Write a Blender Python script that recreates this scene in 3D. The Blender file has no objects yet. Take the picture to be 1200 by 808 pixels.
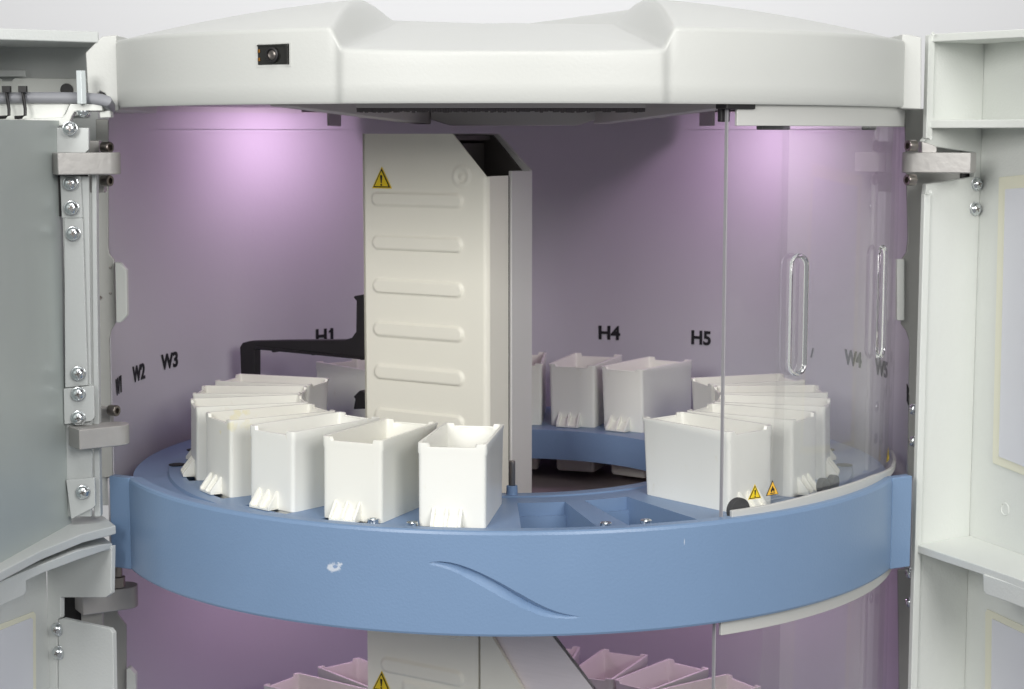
# Bench-top slide stainer: open instrument seen from the front.  Unit = one carousel radius (about 0.33 m).
import bpy, bmesh, math, random
from mathutils import Vector, Matrix
random.seed(7)
sc = bpy.context.scene
C = sc.collection
sc.unit_settings.scale_length = 0.33
PI = math.pi
sin, cos, R = math.sin, math.cos, math.radians

# ------------------------------------------------------------------ camera
F, D, H, PT, YAW = 2084.82, 5.6187, 1.0359, 0.1179, 0.0008     # focal length in photo pixels (1200 wide)
cam_d = bpy.data.cameras.new("camera")
cam = bpy.data.objects.new("camera", cam_d); C.objects.link(cam)
cam.location = (0, -D, H); cam.rotation_euler = (PI/2 - PT, 0, -YAW)
cam_d.sensor_width = 36; cam_d.lens = F/1200*36
cam_d.clip_start = 0.05; cam_d.clip_end = 100
sc.camera = cam
cam_d.dof.use_dof = True; cam_d.dof.focus_distance = 4.75; cam_d.dof.aperture_fstop = 6.5

def ray(u, v):
    a = (u-600)/F; b = -(v-404)/F
    Y = cos(PT)+sin(PT)*b; Z = -sin(PT)+cos(PT)*b
    c, s = cos(YAW), sin(YAW)
    return Vector((0, -D, H)), Vector((c*a+s*Y, -s*a+c*Y, Z))
def at(u, v, y=None, z=None, r=None, x=None, pl=None, back=False):
    """measured photo point -> point in the place, on a known plane / cylinder"""
    o, d = ray(u, v)
    if pl is not None:
        A, B = pl; n = Vector((B[1]-A[1], -(B[0]-A[0]), 0))
        t = (Vector((A[0], A[1], 0))-o).dot(n)/d.dot(n)
    elif y is not None: t = (y-o.y)/d.y
    elif z is not None: t = (z-o.z)/d.z
    elif x is not None: t = (x-o.x)/d.x
    else:
        A = d.x**2+d.y**2; B = 2*o.y*d.y; q = max(0, B*B-4*A*(o.y**2-r*r))**.5
        t = (-B+(q if back else -q))/(2*A)
    return o+t*d
def pol(a, r, z=0.0):           # a = 0 faces the camera, grows to the right
    return Vector((r*sin(a), -r*cos(a), z))
def ang(p): return math.atan2(p.x, -p.y)

# ------------------------------------------------------------------ materials
def mat(name, col, rough=.5, metal=0, bump=0, bscale=60, var=0, vscale=4, coat=0, spec=.5, stretch=None, sss=0):
    m = bpy.data.materials.new(name); m.use_nodes = True
    nt = m.node_tree; b = nt.nodes["Principled BSDF"]
    b.inputs["Base Color"].default_value = (*col, 1); b.inputs["Roughness"].default_value = rough
    b.inputs["Metallic"].default_value = metal; b.inputs["Specular IOR Level"].default_value = spec
    b.inputs["Coat Weight"].default_value = coat
    tc = nt.nodes.new("ShaderNodeTexCoord")
    src = tc.outputs["Object"]
    if stretch:
        mp = nt.nodes.new("ShaderNodeMapping"); mp.inputs["Scale"].default_value = stretch
        nt.links.new(src, mp.inputs[0]); src = mp.outputs[0]
    if var:
        n = nt.nodes.new("ShaderNodeTexNoise"); n.inputs["Scale"].default_value = vscale; n.inputs["Detail"].default_value = 6
        nt.links.new(src, n.inputs[0])
        mx = nt.nodes.new("ShaderNodeMix"); mx.data_type = 'RGBA'
        mx.inputs[6].default_value = (*[max(0, c*(1-var)) for c in col], 1); mx.inputs[7].default_value = (*[min(1, c*(1+var*.6)) for c in col], 1)
        nt.links.new(n.outputs[0], mx.inputs[0]); nt.links.new(mx.outputs[2], b.inputs["Base Color"])
        rr = nt.nodes.new("ShaderNodeMapRange"); rr.inputs[3].default_value = rough*.85; rr.inputs[4].default_value = min(1, rough*1.15)
        nt.links.new(n.outputs[0], rr.inputs[0]); nt.links.new(rr.outputs[0], b.inputs["Roughness"])
    if bump:
        n2 = nt.nodes.new("ShaderNodeTexNoise"); n2.inputs["Scale"].default_value = bscale; n2.inputs["Detail"].default_value = 3
        nt.links.new(src, n2.inputs[0])
        bp = nt.nodes.new("ShaderNodeBump"); bp.inputs["Strength"].default_value = bump; bp.inputs["Distance"].default_value = .01
        nt.links.new(n2.outputs[0], bp.inputs["Height"]); nt.links.new(bp.outputs[0], b.inputs["Normal"])
    return m
def wear(m, spots, col, rough=.7):
    """marks with a shape of their own at measured places: spots = (point, radius, noise scale, threshold)"""
    nt = m.node_tree; b = nt.nodes["Principled BSDF"]; N = nt.nodes.new; Lk = nt.links.new
    tc = N("ShaderNodeTexCoord")
    for (p, rad, ns, thr, sx) in spots:
        mp = N("ShaderNodeMapping"); mp.inputs["Location"].default_value = (-p[0]*sx[0], -p[1]*sx[1], -p[2]*sx[2]); mp.inputs["Scale"].default_value = sx
        Lk(tc.outputs["Object"], mp.inputs[0])
        ln = N("ShaderNodeVectorMath"); ln.operation = 'LENGTH'; Lk(mp.outputs[0], ln.inputs[0])
        mr = N("ShaderNodeMapRange"); mr.inputs[1].default_value = 0; mr.inputs[2].default_value = rad; mr.inputs[3].default_value = 1; mr.inputs[4].default_value = 0
        Lk(ln.outputs["Value"], mr.inputs[0])
        n = N("ShaderNodeTexNoise"); n.inputs["Scale"].default_value = ns; n.inputs["Detail"].default_value = 8; Lk(tc.outputs["Object"], n.inputs[0])
        mu = N("ShaderNodeMath"); mu.operation = 'MULTIPLY'; Lk(mr.outputs[0], mu.inputs[0]); Lk(n.outputs[0], mu.inputs[1])
        st = N("ShaderNodeMapRange"); st.inputs[1].default_value = thr; st.inputs[2].default_value = thr+.12; Lk(mu.outputs[0], st.inputs[0])
        mx = N("ShaderNodeMix"); mx.data_type = 'RGBA'; mx.inputs[7].default_value = (*col, 1)
        lk = b.inputs["Base Color"].links
        if lk: Lk(lk[0].from_socket, mx.inputs[6])
        else: mx.inputs[6].default_value = b.inputs["Base Color"].default_value
        Lk(st.outputs[0], mx.inputs[0]); Lk(mx.outputs[2], b.inputs["Base Color"])
    return m

M = {}
M['rail'] = mat("grey_rail_paint", (.56, .56, .54), .4, bump=.05, bscale=120, var=.03)
M['white'] = mat("white_powder_coat", (.76, .775, .74), .38, bump=.05, bscale=140, var=.03, vscale=3)
M['lid'] = mat("lid_enamel", (.60, .608, .585), .44, bump=.05, bscale=110, var=.03, vscale=3)
M['door'] = mat("door_cast_paint", (.70, .72, .69), .42, bump=.10, bscale=120, var=.035, vscale=4)
M['bracket'] = mat("grey_bracket_paint", (.56, .58, .575), .4, bump=.05, bscale=120, var=.03)
M['doorgrey'] = mat("door_grey_paint", (.60, .62, .61), .45, bump=.10, bscale=120, var=.04, vscale=4)
M['blue'] = mat("blue_paint", (.186, .284, .448), .36, bump=.08, bscale=150, var=.05, vscale=5)
M['deck'] = mat("blue_deck_paint", (.175, .265, .43), .38, bump=.06, bscale=150, var=.06, vscale=6)
M['tub'] = mat("white_vat_plastic", (.89, .885, .83), .30, bump=.02, bscale=40, var=.02, vscale=5)
M['tub_old'] = mat("aged_vat_plastic", (.85, .84, .78), .33, bump=.02, bscale=40, var=.03, vscale=5)
M['cover'] = mat("cream_mast_cover", (.88, .855, .755), .42, bump=.03, bscale=90, var=.02)
M['mastside'] = mat("mast_side_paint", (.66, .645, .63), .5, bump=.05, bscale=150, var=.03)
M['darkmetal'] = mat("dark_channel_metal", (.10, .09, .085), .5, metal=.3, var=.15)
M['wall'] = mat("chamber_wall_paint", (.60, .585, .62), .36, bump=.03, bscale=60, var=.03, vscale=3)
M['ceil'] = mat("chamber_ceiling_paint", (.50, .47, .47), .5, bump=.03, var=.05)
M['floor'] = mat("chamber_floor_paint", (.40, .33, .33), .55, bump=.03, var=.06)
M['alu'] = mat("brushed_aluminium", (.85, .78, .80), .55, metal=.1, bump=.06, bscale=30, var=.08, vscale=8, stretch=(1, 1, 14))
M['hinge'] = mat("cast_hinge_metal", (.47, .455, .44), .45, metal=.45, bump=.12, bscale=40, var=.10, vscale=14)
M['post'] = mat("grey_post_paint", (.42, .42, .40), .42, metal=.25, var=.06)
M['sheet'] = mat("brushed_steel_sheet", (.50, .545, .53), .42, metal=.25, bump=.03, bscale=50, var=.05, vscale=5, stretch=(3, 3, .6))
M['chrome'] = mat("zinc_screw_metal", (.74, .77, .79), .18, metal=1, var=.08, vscale=60)
M['zinc'] = mat("bright_zinc", (.72, .77, .78), .3, metal=.35)
M['steel'] = mat("dark_socket_screw_metal", (.30, .27, .25), .3, metal=1, var=.1, vscale=60)
M['black'] = mat("black_plastic", (.014, .013, .014), .45, bump=.05)
M['ink'] = mat("black_marking_ink", (.012, .012, .014), .6)
M['rubber'] = mat("black_rubber", (.018, .018, .02), .7, bump=.1)
M['foam'] = mat("grey_foam", (.16, .14, .145), .9, bump=.4, bscale=200, var=.3, vscale=80)
M['cable'] = mat("grey_cable_jacket", (.27, .275, .30), .45, var=.05)
M['yellow'] = mat("yellow_sign_film", (.86, .62, .02), .4)
M['amber'] = mat("amber_sign_film", (.90, .52, .06), .4)
M['pane'] = mat("pale_window_film", (.66, .67, .72), .25)
M['gasket'] = mat("cream_window_gasket", (.74, .73, .60), .5)
M['lens'] = mat("dark_sensor_glass", (.02, .02, .018), .12, coat=.5)
M['brass'] = mat("brass_contact", (.35, .16, .03), .35, metal=.8)
M['back'] = mat("studio_backdrop_paper", (.80, .80, .81), .9)
def individual(m, amt=.018):
    # every vat has its own slight tint and a little handling grime
    nt = m.node_tree; b = nt.nodes["Principled BSDF"]; N = nt.nodes.new; Lk = nt.links.new
    oi = N("ShaderNodeObjectInfo"); hs = N("ShaderNodeMix"); hs.data_type = 'RGBA'; hs.blend_type = 'MULTIPLY'
    cr = N("ShaderNodeMix"); cr.data_type = 'RGBA'; cr.inputs[6].default_value = (1, 1, 1, 1); cr.inputs[7].default_value = (1-amt*.6, 1-amt, 1-amt*2.4, 1)
    Lk(oi.outputs["Random"], cr.inputs[0]); Lk(b.inputs["Base Color"].links[0].from_socket, hs.inputs[6]); Lk(cr.outputs[2], hs.inputs[7]); hs.inputs[0].default_value = 1
    tc = N("ShaderNodeTexCoord"); ad = N("ShaderNodeVectorMath"); ad.operation = 'MULTIPLY_ADD'; ad.inputs[1].default_value = (1, 1, .5)
    cx = N("ShaderNodeCombineXYZ"); ml = N("ShaderNodeMath"); ml.operation = 'MULTIPLY'; ml.inputs[1].default_value = 37
    Lk(oi.outputs["Random"], ml.inputs[0]); Lk(ml.outputs[0], cx.inputs[0]); Lk(tc.outputs["Object"], ad.inputs[0]); Lk(cx.outputs[0], ad.inputs[2])
    n = N("ShaderNodeTexNoise"); n.inputs["Scale"].default_value = 26; n.inputs["Detail"].default_value = 9; n.inputs["Roughness"].default_value = .68; Lk(ad.outputs[0], n.inputs[0])
    mr = N("ShaderNodeMapRange"); mr.inputs[1].default_value = .62; mr.inputs[2].default_value = .78; mr.inputs[4].default_value = .5; Lk(n.outputs[0], mr.inputs[0])
    mx = N("ShaderNodeMix"); mx.data_type = 'RGBA'; mx.inputs[7].default_value = (.72, .66, .50, 1)
    Lk(mr.outputs[0], mx.inputs[0]); Lk(hs.outputs[2], mx.inputs[6]); Lk(mx.outputs[2], b.inputs["Base Color"])
individual(M['tub']); individual(M['tub_old'])
def acrylic(name, tint, f=1.0):
    m = bpy.data.materials.new(name); m.use_nodes = True; nt = m.node_tree; nt.nodes.clear()
    o = nt.nodes.new("ShaderNodeOutputMaterial"); t = nt.nodes.new("ShaderNodeBsdfTransparent"); t.inputs[0].default_value = (*tint, 1)
    g = nt.nodes.new("ShaderNodeBsdfGlossy"); g.inputs["Roughness"].default_value = .015; g.inputs[0].default_value = (.95, .95, .95, 1)
    fr = nt.nodes.new("ShaderNodeFresnel"); fr.inputs[0].default_value = 1.40
    mu = nt.nodes.new("ShaderNodeMath"); mu.operation = 'MULTIPLY'; mu.inputs[1].default_value = f
    mx = nt.nodes.new("ShaderNodeMixShader"); nt.links.new(fr.outputs[0], mu.inputs[0])
    df = nt.nodes.new("ShaderNodeBsdfDiffuse"); df.inputs[0].default_value = (.8, .8, .82, 1); hz = nt.nodes.new("ShaderNodeMixShader")
    tc = nt.nodes.new("ShaderNodeTexCoord"); ns = nt.nodes.new("ShaderNodeTexNoise"); ns.inputs["Scale"].default_value = 5; ns.inputs["Detail"].default_value = 7; mr = nt.nodes.new("ShaderNodeMapRange")
    mr.inputs[1].default_value = .3; mr.inputs[2].default_value = .75; mr.inputs[3].default_value = .012; mr.inputs[4].default_value = .042
    nt.links.new(tc.outputs["Object"], ns.inputs[0]); nt.links.new(ns.outputs[0], mr.inputs[0]); nt.links.new(mr.outputs[0], hz.inputs[0]); nt.links.new(t.outputs[0], hz.inputs[1]); nt.links.new(df.outputs[0], hz.inputs[2])
    nt.links.new(mu.outputs[0], mx.inputs[0]); nt.links.new(hz.outputs[0], mx.inputs[1]); nt.links.new(g.outputs[0], mx.inputs[2]); nt.links.new(mx.outputs[0], o.inputs[0])
    return m
M['acrylic'] = acrylic("clear_acrylic", (.985, .985, .985), .30)
M['edge'] = mat("acrylic_cut_edge", (.36, .35, .37), .3)
def glassmat(name):
    m = mat(name, (.96, .96, .97), .03); b = m.node_tree.nodes["Principled BSDF"]
    b.inputs["Transmission Weight"].default_value = 1; b.inputs["IOR"].default_value = 1.45
    return m
M['grip'] = glassmat("moulded_clear_acrylic")
def lampmat(name, col, s):
    m = bpy.data.materials.new(name); m.use_nodes = True; nt = m.node_tree; nt.nodes.clear()
    o = nt.nodes.new("ShaderNodeOutputMaterial"); e = nt.nodes.new("ShaderNodeEmission"); e.inputs[0].default_value = (*col, 1); e.inputs[1].default_value = s
    nt.links.new(e.outputs[0], o.inputs[0]); return m
M['lamp'] = lampmat("lit_led_lens", (1, .72, 1), 3)

# ------------------------------------------------------------------ mesh building
class MB:
    def __init__(s): s.v = []; s.f = []; s.mi = []; s.cur = 0
    def m(s, i): s.cur = i; return s
    def add(s, vs, fs):
        b = len(s.v); s.v += [tuple(p) for p in vs]
        for f in fs: s.f.append(tuple(b+i for i in f)); s.mi.append(s.cur)
        return s
    def prism(s, pts, off):
        """closed polygon of 3-D points pushed by the vector off"""
        n = len(pts); off = Vector(off); pts = [Vector(p) for p in pts]
        vs = pts+[p+off for p in pts]
        fs = [tuple(range(n)), tuple(range(2*n-1, n-1, -1))]+[(i, (i+1) % n, n+(i+1) % n, n+i) for i in range(n)]
        return s.add(vs, fs)
    def box(s, lo, hi):
        x0, y0, z0 = lo; x1, y1, z1 = hi
        return s.prism([(x0, y0, z0), (x1, y0, z0), (x1, y1, z0), (x0, y1, z0)], (0, 0, z1-z0))
    def plan(s, xy, z0, z1): return s.prism([(p[0], p[1], z0) for p in xy], (0, 0, z1-z0))
    def loft(s, rings, cap=True, closed=True):
        n = len(rings[0]); vs = [p for r in rings for p in r]; fs = []
        for k in range(len(rings)-1):
            for i in range(n if closed else n-1): j = (i+1) % n; fs.append((k*n+i, k*n+j, (k+1)*n+j, (k+1)*n+i))
        if cap and closed: fs += [tuple(range(n-1, -1, -1)), tuple((len(rings)-1)*n+i for i in range(n))]
        return s.add(vs, fs)
    def cyl(s, p0, p1, r0, r1=None, n=20, cap=True):
        p0, p1 = Vector(p0), Vector(p1); d = (p1-p0).normalized(); r1 = r0 if r1 is None else r1
        a = d.orthogonal().normalized(); b = d.cross(a)
        ring = lambda p, r: [p+a*(r*cos(2*PI*i/n))+b*(r*sin(2*PI*i/n)) for i in range(n)]
        return s.loft([ring(p0, r0), ring(p1, r1)], cap)
    def lathe(s, p, d, prof, n=24):
        p, d = Vector(p), Vector(d).normalized(); a = d.orthogonal().normalized(); b = d.cross(a)
        return s.loft([[p+d*h+a*(r*cos(2*PI*i/n))+b*(r*sin(2*PI*i/n)) for i in range(n)] for r, h in prof])
    def tube(s, pts, r, n=14):
        pts = [Vector(p) for p in pts]; rings = []
        for i, p in enumerate(pts):
            t = (pts[min(i+1, len(pts)-1)]-pts[max(i-1, 0)]).normalized(); up = Vector((0, 0, 1)) if abs(t.z) < .9 else Vector((1, 0, 0))
            a = t.cross(up).normalized(); b = t.cross(a)
            rings.append([p+a*(r*cos(2*PI*k/n))+b*(r*sin(2*PI*k/n)) for k in range(n)])
        return s.loft(rings)
    def band(s, prof, a0, a1, n, full=False):
        """closed (r, z) profile swept round the instrument axis"""
        rings = [[pol(a0+(a1-a0)*k/n, r, z) for r, z in prof] for k in range(n+1)]
        return s.loft(rings, cap=not full)
    def build(s, name, mats, parent=None, bevel=0, seg=2, smooth=35, kind=None):
        me = bpy.data.meshes.new(name); me.from_pydata(s.v, [], s.f)
        for m in (mats if isinstance(mats, (list, tuple)) else [mats]): me.materials.append(m)
        me.polygons.foreach_set("material_index", s.mi)
        bm = bmesh.new(); bm.from_mesh(me)
        bmesh.ops.remove_doubles(bm, verts=bm.verts, dist=1e-6); bmesh.ops.recalc_face_normals(bm, faces=bm.faces)
        bm.to_mesh(me); bm.free()
        if smooth:
            me.polygons.foreach_set("use_smooth", [True]*len(me.polygons)); me.set_sharp_from_angle(angle=R(smooth))
        o = bpy.data.objects.new(name, me); C.objects.link(o)
        if parent is not None: o.parent = parent
        if kind: o["kind"] = kind
        if bevel:
            b = o.modifiers.new("edge_round", 'BEVEL'); b.width = bevel; b.segments = seg; b.limit_method = 'ANGLE'; b.angle_limit = R(40); b.harden_normals = True
        return o
def empty(name, label=None, cat=None, group=None, loc=(0, 0, 0), rz=0, parent=None):
    o = bpy.data.objects.new(name, None); C.objects.link(o); o.location = loc; o.rotation_euler = (0, 0, rz); o.empty_display_size = .05
    if label: o["label"] = label
    if cat: o["category"] = cat
    if group: o["group"] = group
    if parent is not None: o.parent = parent
    return o
def screw(p, d, r=.016, parent=None, label=None, n=26):
    """pan-head cross-recess screw on a washer"""
    p = Vector(p); d = Vector(d).normalized(); b = MB()
    b.lathe(p, d, [(r*1.12, 0), (r*1.12, r*.18), (r*.98, r*.22)], n)
    b.lathe(p, d, [(r, r*.2), (r*.98, r*.42), (r*.86, r*.66), (r*.62, r*.86), (r*.3, r*.95), (.0005, r*.97)], n)
    a = d.cross(Vector((0, 0, 1))).normalized(); a = (a+d.cross(a)*.35).normalized(); c = d.cross(a)
    b.m(1)
    for u, w in ((a, c), (c, a)):
        q = p+d*(r*.8)
        b.prism([q+u*(r*.42)+w*(r*.09), q-u*(r*.42)+w*(r*.09), q-u*(r*.42)-w*(r*.09), q+u*(r*.42)-w*(r*.09)], d*(r*.175))
    return b.build("screw", [M['chrome'], M['steel']], parent)
def socket_screw(p, d, r, h, parent, name="cap_screw", m=None):
    p = Vector(p); d = Vector(d).normalized(); b = MB(); n = 24
    a = d.orthogonal().normalized(); c = d.cross(a)
    ring = lambda rr, hh: [p+d*hh+a*(rr*cos(2*PI*i/n))+c*(rr*sin(2*PI*i/n)) for i in range(n)]
    b.loft([ring(r, 0), ring(r, h*.92), ring(r*.93, h), ring(r*.55, h), ring(r*.5, h*.5), ring(.0004, h*.48)])
    return b.build(name, m or M['steel'], parent)
def letters(txt, place, h, name, parent, m, bold=.03):
    """text -> thin solid mesh whose x/y are mapped by place(x, y, depth)"""
    cu = bpy.data.curves.new(name, 'FONT'); cu.body = txt; cu.size = 1; cu.extrude = .02; cu.offset = bold; cu.align_x = 'CENTER'; cu.resolution_u = 4
    t = bpy.data.objects.new(name+"_tmp", cu); C.objects.link(t)
    me = bpy.data.meshes.new_from_object(t.evaluated_get(bpy.context.evaluated_depsgraph_get()))
    bpy.data.objects.remove(t)
    ys = [v.co.y for v in me.vertices]; y0, y1 = min(ys), max(ys); k = h/(y1-y0)
    bm = bmesh.new(); bm.from_mesh(me)
    bmesh.ops.subdivide_edges(bm, edges=[e for e in bm.edges if e.calc_length() > .2], cuts=2, use_grid_fill=False)
    for v in bm.verts: v.co = place(v.co.x*k, (v.co.y-(y0+y1)/2)*k, v.co.z)
    if txt.endswith("1"):
        xr = max(v.co.x for v in me.vertices)*k; sw = .10*h; y1 = h/2
        q = [bm.verts.new(place(x, y, .02)) for x, y in ((xr-sw, y1), (xr-sw-.03*h, y1-.02*h), (xr-sw-.24*h, y1-.20*h), (xr-sw-.24*h, y1-.34*h), (xr-sw, y1-.20*h))]
        bm.faces.new(q)
    bm.to_mesh(me); bm.free(); me.materials.clear(); me.materials.append(m)
    o = bpy.data.objects.new(name, me); C.objects.link(o); o.parent = parent
    return o
def warning_sign(place, size, parent, kind, border=True, label=None):
    """triangular warning film; place(x, y, layer)"""
    b = MB(); w = size; hh = size*.88
    def tri(k, dy=0): return [(-w/2*k, -hh/3*k+dy), (w/2*k, -hh/3*k+dy), (0, 2*hh/3*k+dy)]
    def flat(pts, l): b.add([place(x, y, l) for x, y in pts], [tuple(range(len(pts)))])
    outer, ring, inner = (1, .86, .70) if kind == '!' else (1.0, .99, .86)
    b.m(1 if kind != '!' else 0); flat(tri(outer), 1)
    b.m(1); flat(tri(ring), 2)
    b.m(0); flat(tri(inner), 3)
    b.m(1)
    if kind == '!':
        flat([(-.055*w, .24*w), (-.06*w, .20*w), (-.025*w, -.08*w), (.025*w, -.08*w), (.06*w, .20*w), (.055*w, .24*w)], 4)
        flat([(.045*w*cos(i*PI/5), -.15*w+.045*w*sin(i*PI/5)) for i in range(10)], 4)
    else:
        fl = [(-.11, -.12), (-.155, -.02), (-.12, .08), (-.06, .14), (-.03, .25), (.04, .19), (.06, .10), (.10, .12), (.15, 0), (.12, -.12), (.07, -.12), (.075, -.05), (.03, 0), (-.02, -.03), (-.06, -.06), (-.05, -.12)]
        b.add([place(x*w, y*w, 4) for x, y in fl], [(0, 1, 2, 14, 15), (2, 3, 13, 14), (3, 4, 5, 6, 12, 13), (6, 7, 8, 11, 12), (8, 9, 10, 11)])
        flat([(-.19*w, -.20*w), (.19*w, -.20*w), (.19*w, -.155*w), (-.19*w, -.155*w)], 4)
    return b.build("warning_sign", [M['yellow'] if kind == '!' else M['amber'], M['ink']], parent, smooth=0)

# ================================================================== the instrument
inst = empty("slide_stainer", "white cylindrical slide stainer with its doors open and a blue band round its front", "lab machine")

ZB, ZL, RL = 0.0421, 1.1105, 1.227        # band top, lid underside, lid radius
RT = 1.229

# ---- lid -----------------------------------------------------------
def smooth(a, b, x):
    t = max(0, min(1, (x-a)/(b-a))); return t*t*(3-2*t)
def ramp(a, b, x):
    t = max(0, min(1, (x-a)/(b-a))); return .7*t+.3*t*t*(3-2*t)
def lid_h(x, y):
    r = math.hypot(x, y)
    dome = 1.296+.160*(1-(r/RL)**2.1) if r < RL else 1.296
    k = smooth(-1.25, -.1, y); hw = .394-.062*k; wd = .030+.060*k
    fl = 1.236+.136*(y+1.227)/1.1 if y < -.1 else 1.236+.136*1.127/1.1
    fl = min(fl, dome-.002); w = ramp(hw, hw+wd, abs(x+.020))
    return fl*(1-w)+dome*w
b = MB(); NA, NR = 1080, 70
rings = []
def lid_r(a):
    x = RL*sin(a); fr = 1 if cos(a) > 0 else 0
    return RL+.012*fr*(1-smooth(.388, .418, abs(x+.020)))+.035*smooth(1.40, 1.55, abs(a))
prof = [(.04, None), (.3, None)]+[(.3+.7*k/NR, None) for k in range(1, NR-1)]
ea = [pol(0, 0)]
A_ = [2*PI*i/NA-PI for i in range(NA)]
for t, _ in prof:
    rings.append([Vector((lid_r(a)*t*sin(a), -lid_r(a)*t*cos(a), lid_h(RL*t*sin(a), -RL*t*cos(a)))) for a in A_])
for dr, dz in ((.009, -.001), (.0035, -.0035), (.0008, -.008), (0, -.014)):
    rings.append([pol(a, lid_r(a)-dr, lid_h((RL-.02)*sin(a), -(RL-.02)*cos(a))+dz) for a in A_])
for z in (1.2, 1.16, ZL+.006): rings.append([pol(a, lid_r(a), z) for a in A_])
rings.append([pol(a, lid_r(a)-.005, ZL) for a in A_])
rings.append([pol(a, lid_r(a)-.017, ZL) for a in A_])
rings.append([pol(a, lid_r(a)-.017, ZL+.03) for a in A_])
rings.append([pol(a, .04, ZL+.03) for a in A_])
b.loft(rings)
lid = b.build("top_cover", M['lid'], inst, smooth=50)

# end blocks of the lid where the doors hang (left one chamfered, with a cable slot)
yb = -.50
def pz(u, v, y): return at(u, v, y=y)
b = MB()
L0 = [pz(100, 62, yb), pz(119, 43, yb), pz(136.5, 41, yb), pz(139.5, 130, yb), pz(126, 131, yb), pz(126, 118, yb), pz(123, 110, yb), pz(117, 107, yb), pz(112, 112, yb), pz(110, 131, yb), pz(104, 131, yb)]
b.prism(L0, (.0, .55, 0)); b.build("end_block", M['lid'], lid, bevel=.004)
b = MB()
R0 = [pz(1057, 40, yb), pz(1068, 41, yb), pz(1080, 44, yb), pz(1080, 128.5, yb), pz(1055, 127.5, yb)]
b.prism(R0, (.0, .55, 0)); b.build("end_block", M['lid'], lid, bevel=.004)

# sensor eye let into the lid
def lidp(x, y, d): a = R(-29.1)+x/RL; return pol(a, RL+d, 1.2335+y)
b = MB()
def lbox(x0, x1, y0, y1, d0, d1): b.prism([lidp(x0, y0, d0), lidp(x1, y0, d0), lidp(x1, y1, d0), lidp(x0, y1, d0)], lidp((x0+x1)/2, 0, d1)-lidp((x0+x1)/2, 0, d0))
lbox(-.050, .046, -.024, .026, -.004, .003)
b.m(1); lbox(-.049, -.042, -.015, -.006, .003, .005); lbox(-.049, -.042, .006, .015, .003, .005)
b.m(0); lbox(.040, .046, -.024, .026, .003, .008); lbox(-.050, .046, .022, .026, .003, .007)
b.build("sensor", [M['lens'], M['brass']], lid, bevel=.001)
b = MB(); c0 = lidp(-.002, 0, .003); dn = (lidp(0, 0, 1)-lidp(0, 0, 0)).normalized()
b.lathe(c0, dn, [(.0195, 0), (.0195, .006), (.017, .0075), (.0145, .0075), (.0135, .004)], 28)
b.m(1); b.lathe(c0+dn*.001, dn, [(.0125, 0), (.0120, .0045), (.0085, .0065), (.0045, .0055), (.0005, .0052)], 28)
b.build("sensor_lens", [M['black'], M['steel']], lid)
b = MB(); 
for (x0, x1, y0, y1) in ((-.056, .052, .0275, .0315), (-.056, .052, -.0295, -.0255), (-.056, -.0515, -.0255, .0275), (.0475, .052, -.0255, .0275)): lbox(x0, x1, y0, y1, -.004, .0016)
b.build("sensor_frame", M['lid'], lid)
# ---- chamber wall ---------------------------------------------------
RW = 1.24
A0, A1 = R(78.5), R(281.5)
b = MB(); b.band([(RW, -1.35), (RW+.02, -1.35), (RW+.02, ZL), (RW, ZL)], A0, A1, 160)
b.m(0); b.band([(RW-.012, 1.052), (RW-.001, 1.052), (RW-.001, ZL-.001), (RW-.012, ZL-.001)], A0, A1, 160)     # upper lip with a seam below it
wall = b.build("chamber_wall", M['wall'], inst)
def mark(txt, u, v, h=.054):
    p = at(u, v, r=RW-.012, back=True); a0 = ang(p)
    if u > 1045: a0 = R(79.8)
    z0 = p.z
    o = letters(txt, lambda x, y, d: pol(a0-x/RW, RW-.0022+d*.05, z0+y), h, "station_mark", wall, M['ink'])
for t, u, v in (("W1", 143, 452), ("W2", 166, 437), ("W3", 202, 423), ("H1", 383, 394), ("H4", 713, 390.5), ("H5", 820, 396.5), ("/", 949, 414), ("W4", 997, 420.5), ("W5", 1030, 432), ("W6", 1055, 455)):
    mark(t, u, v, .034 if t == "/" else .054)

# ---- chamber ceiling with light hood and lamps ------------------------
b = MB(); b.plan([pol(2*PI*i/96, RL-.024).xy for i in range(96)], ZL+.018, ZL+.028)
ceil = b.build("chamber_ceiling", M['ceil'], inst)
def hood_bar(pts, off, name="light_hood", m='ceil', bev=.003):
    bb = MB(); bb.prism(pts, off); return bb.build(name, M[m], ceil, bevel=bev)
zc = ZL+.018
# left and right hood cheeks run from the front rim back towards the middle, a cross panel joins them
def cheek(pa, pb, pc, pd, th):
    hood_bar([pa, pb, pc, pd], th)
LA, LB_ = Vector((-.62, -1.00, ZL-.004)), Vector((-.30, .02, 1.066))
hood_bar([LA, LB_, Vector((-.30, .02, zc)), Vector((-.62, -1.0, zc))], (.05, 0, 0))
RA, RB = Vector((.62, -1.00, ZL-.004)), Vector((.31, .02, 1.066))
hood_bar([RA, RB, Vector((.31, .02, zc)), Vector((.62, -1.0, zc))], (-.05, 0, 0))
for x0 in (-.47, .32): b = MB(); b.box((x0, -.10, 1.085), (x0+.16, -.04, zc)); b.build("hood_clip", M['ceil'], ceil, bevel=.004)
b = MB(); b.prism([(-.25, .0, zc), (.27, .0, zc), (.27, .0, 1.08), (.21, 0, 1.062), (-.19, 0, 1.062), (-.25, 0, 1.08)], (0, .35, 0))
b.build("hood_panel", M['ceil'], ceil, bevel=.003)
b = MB(); n = 110
for k in range(n):
    x = -.395+.74*k/(n-1); z = 1.0955+random.uniform(-.0025, .002); w = .0042
    b.box((x-w, -.965, z-.003), (x+w, -.945, 1.102))
b.box((-.40, -.96, 1.097), (.35, -.94, 1.103))
b.build("foam_seal", M['foam'], ceil)
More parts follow.
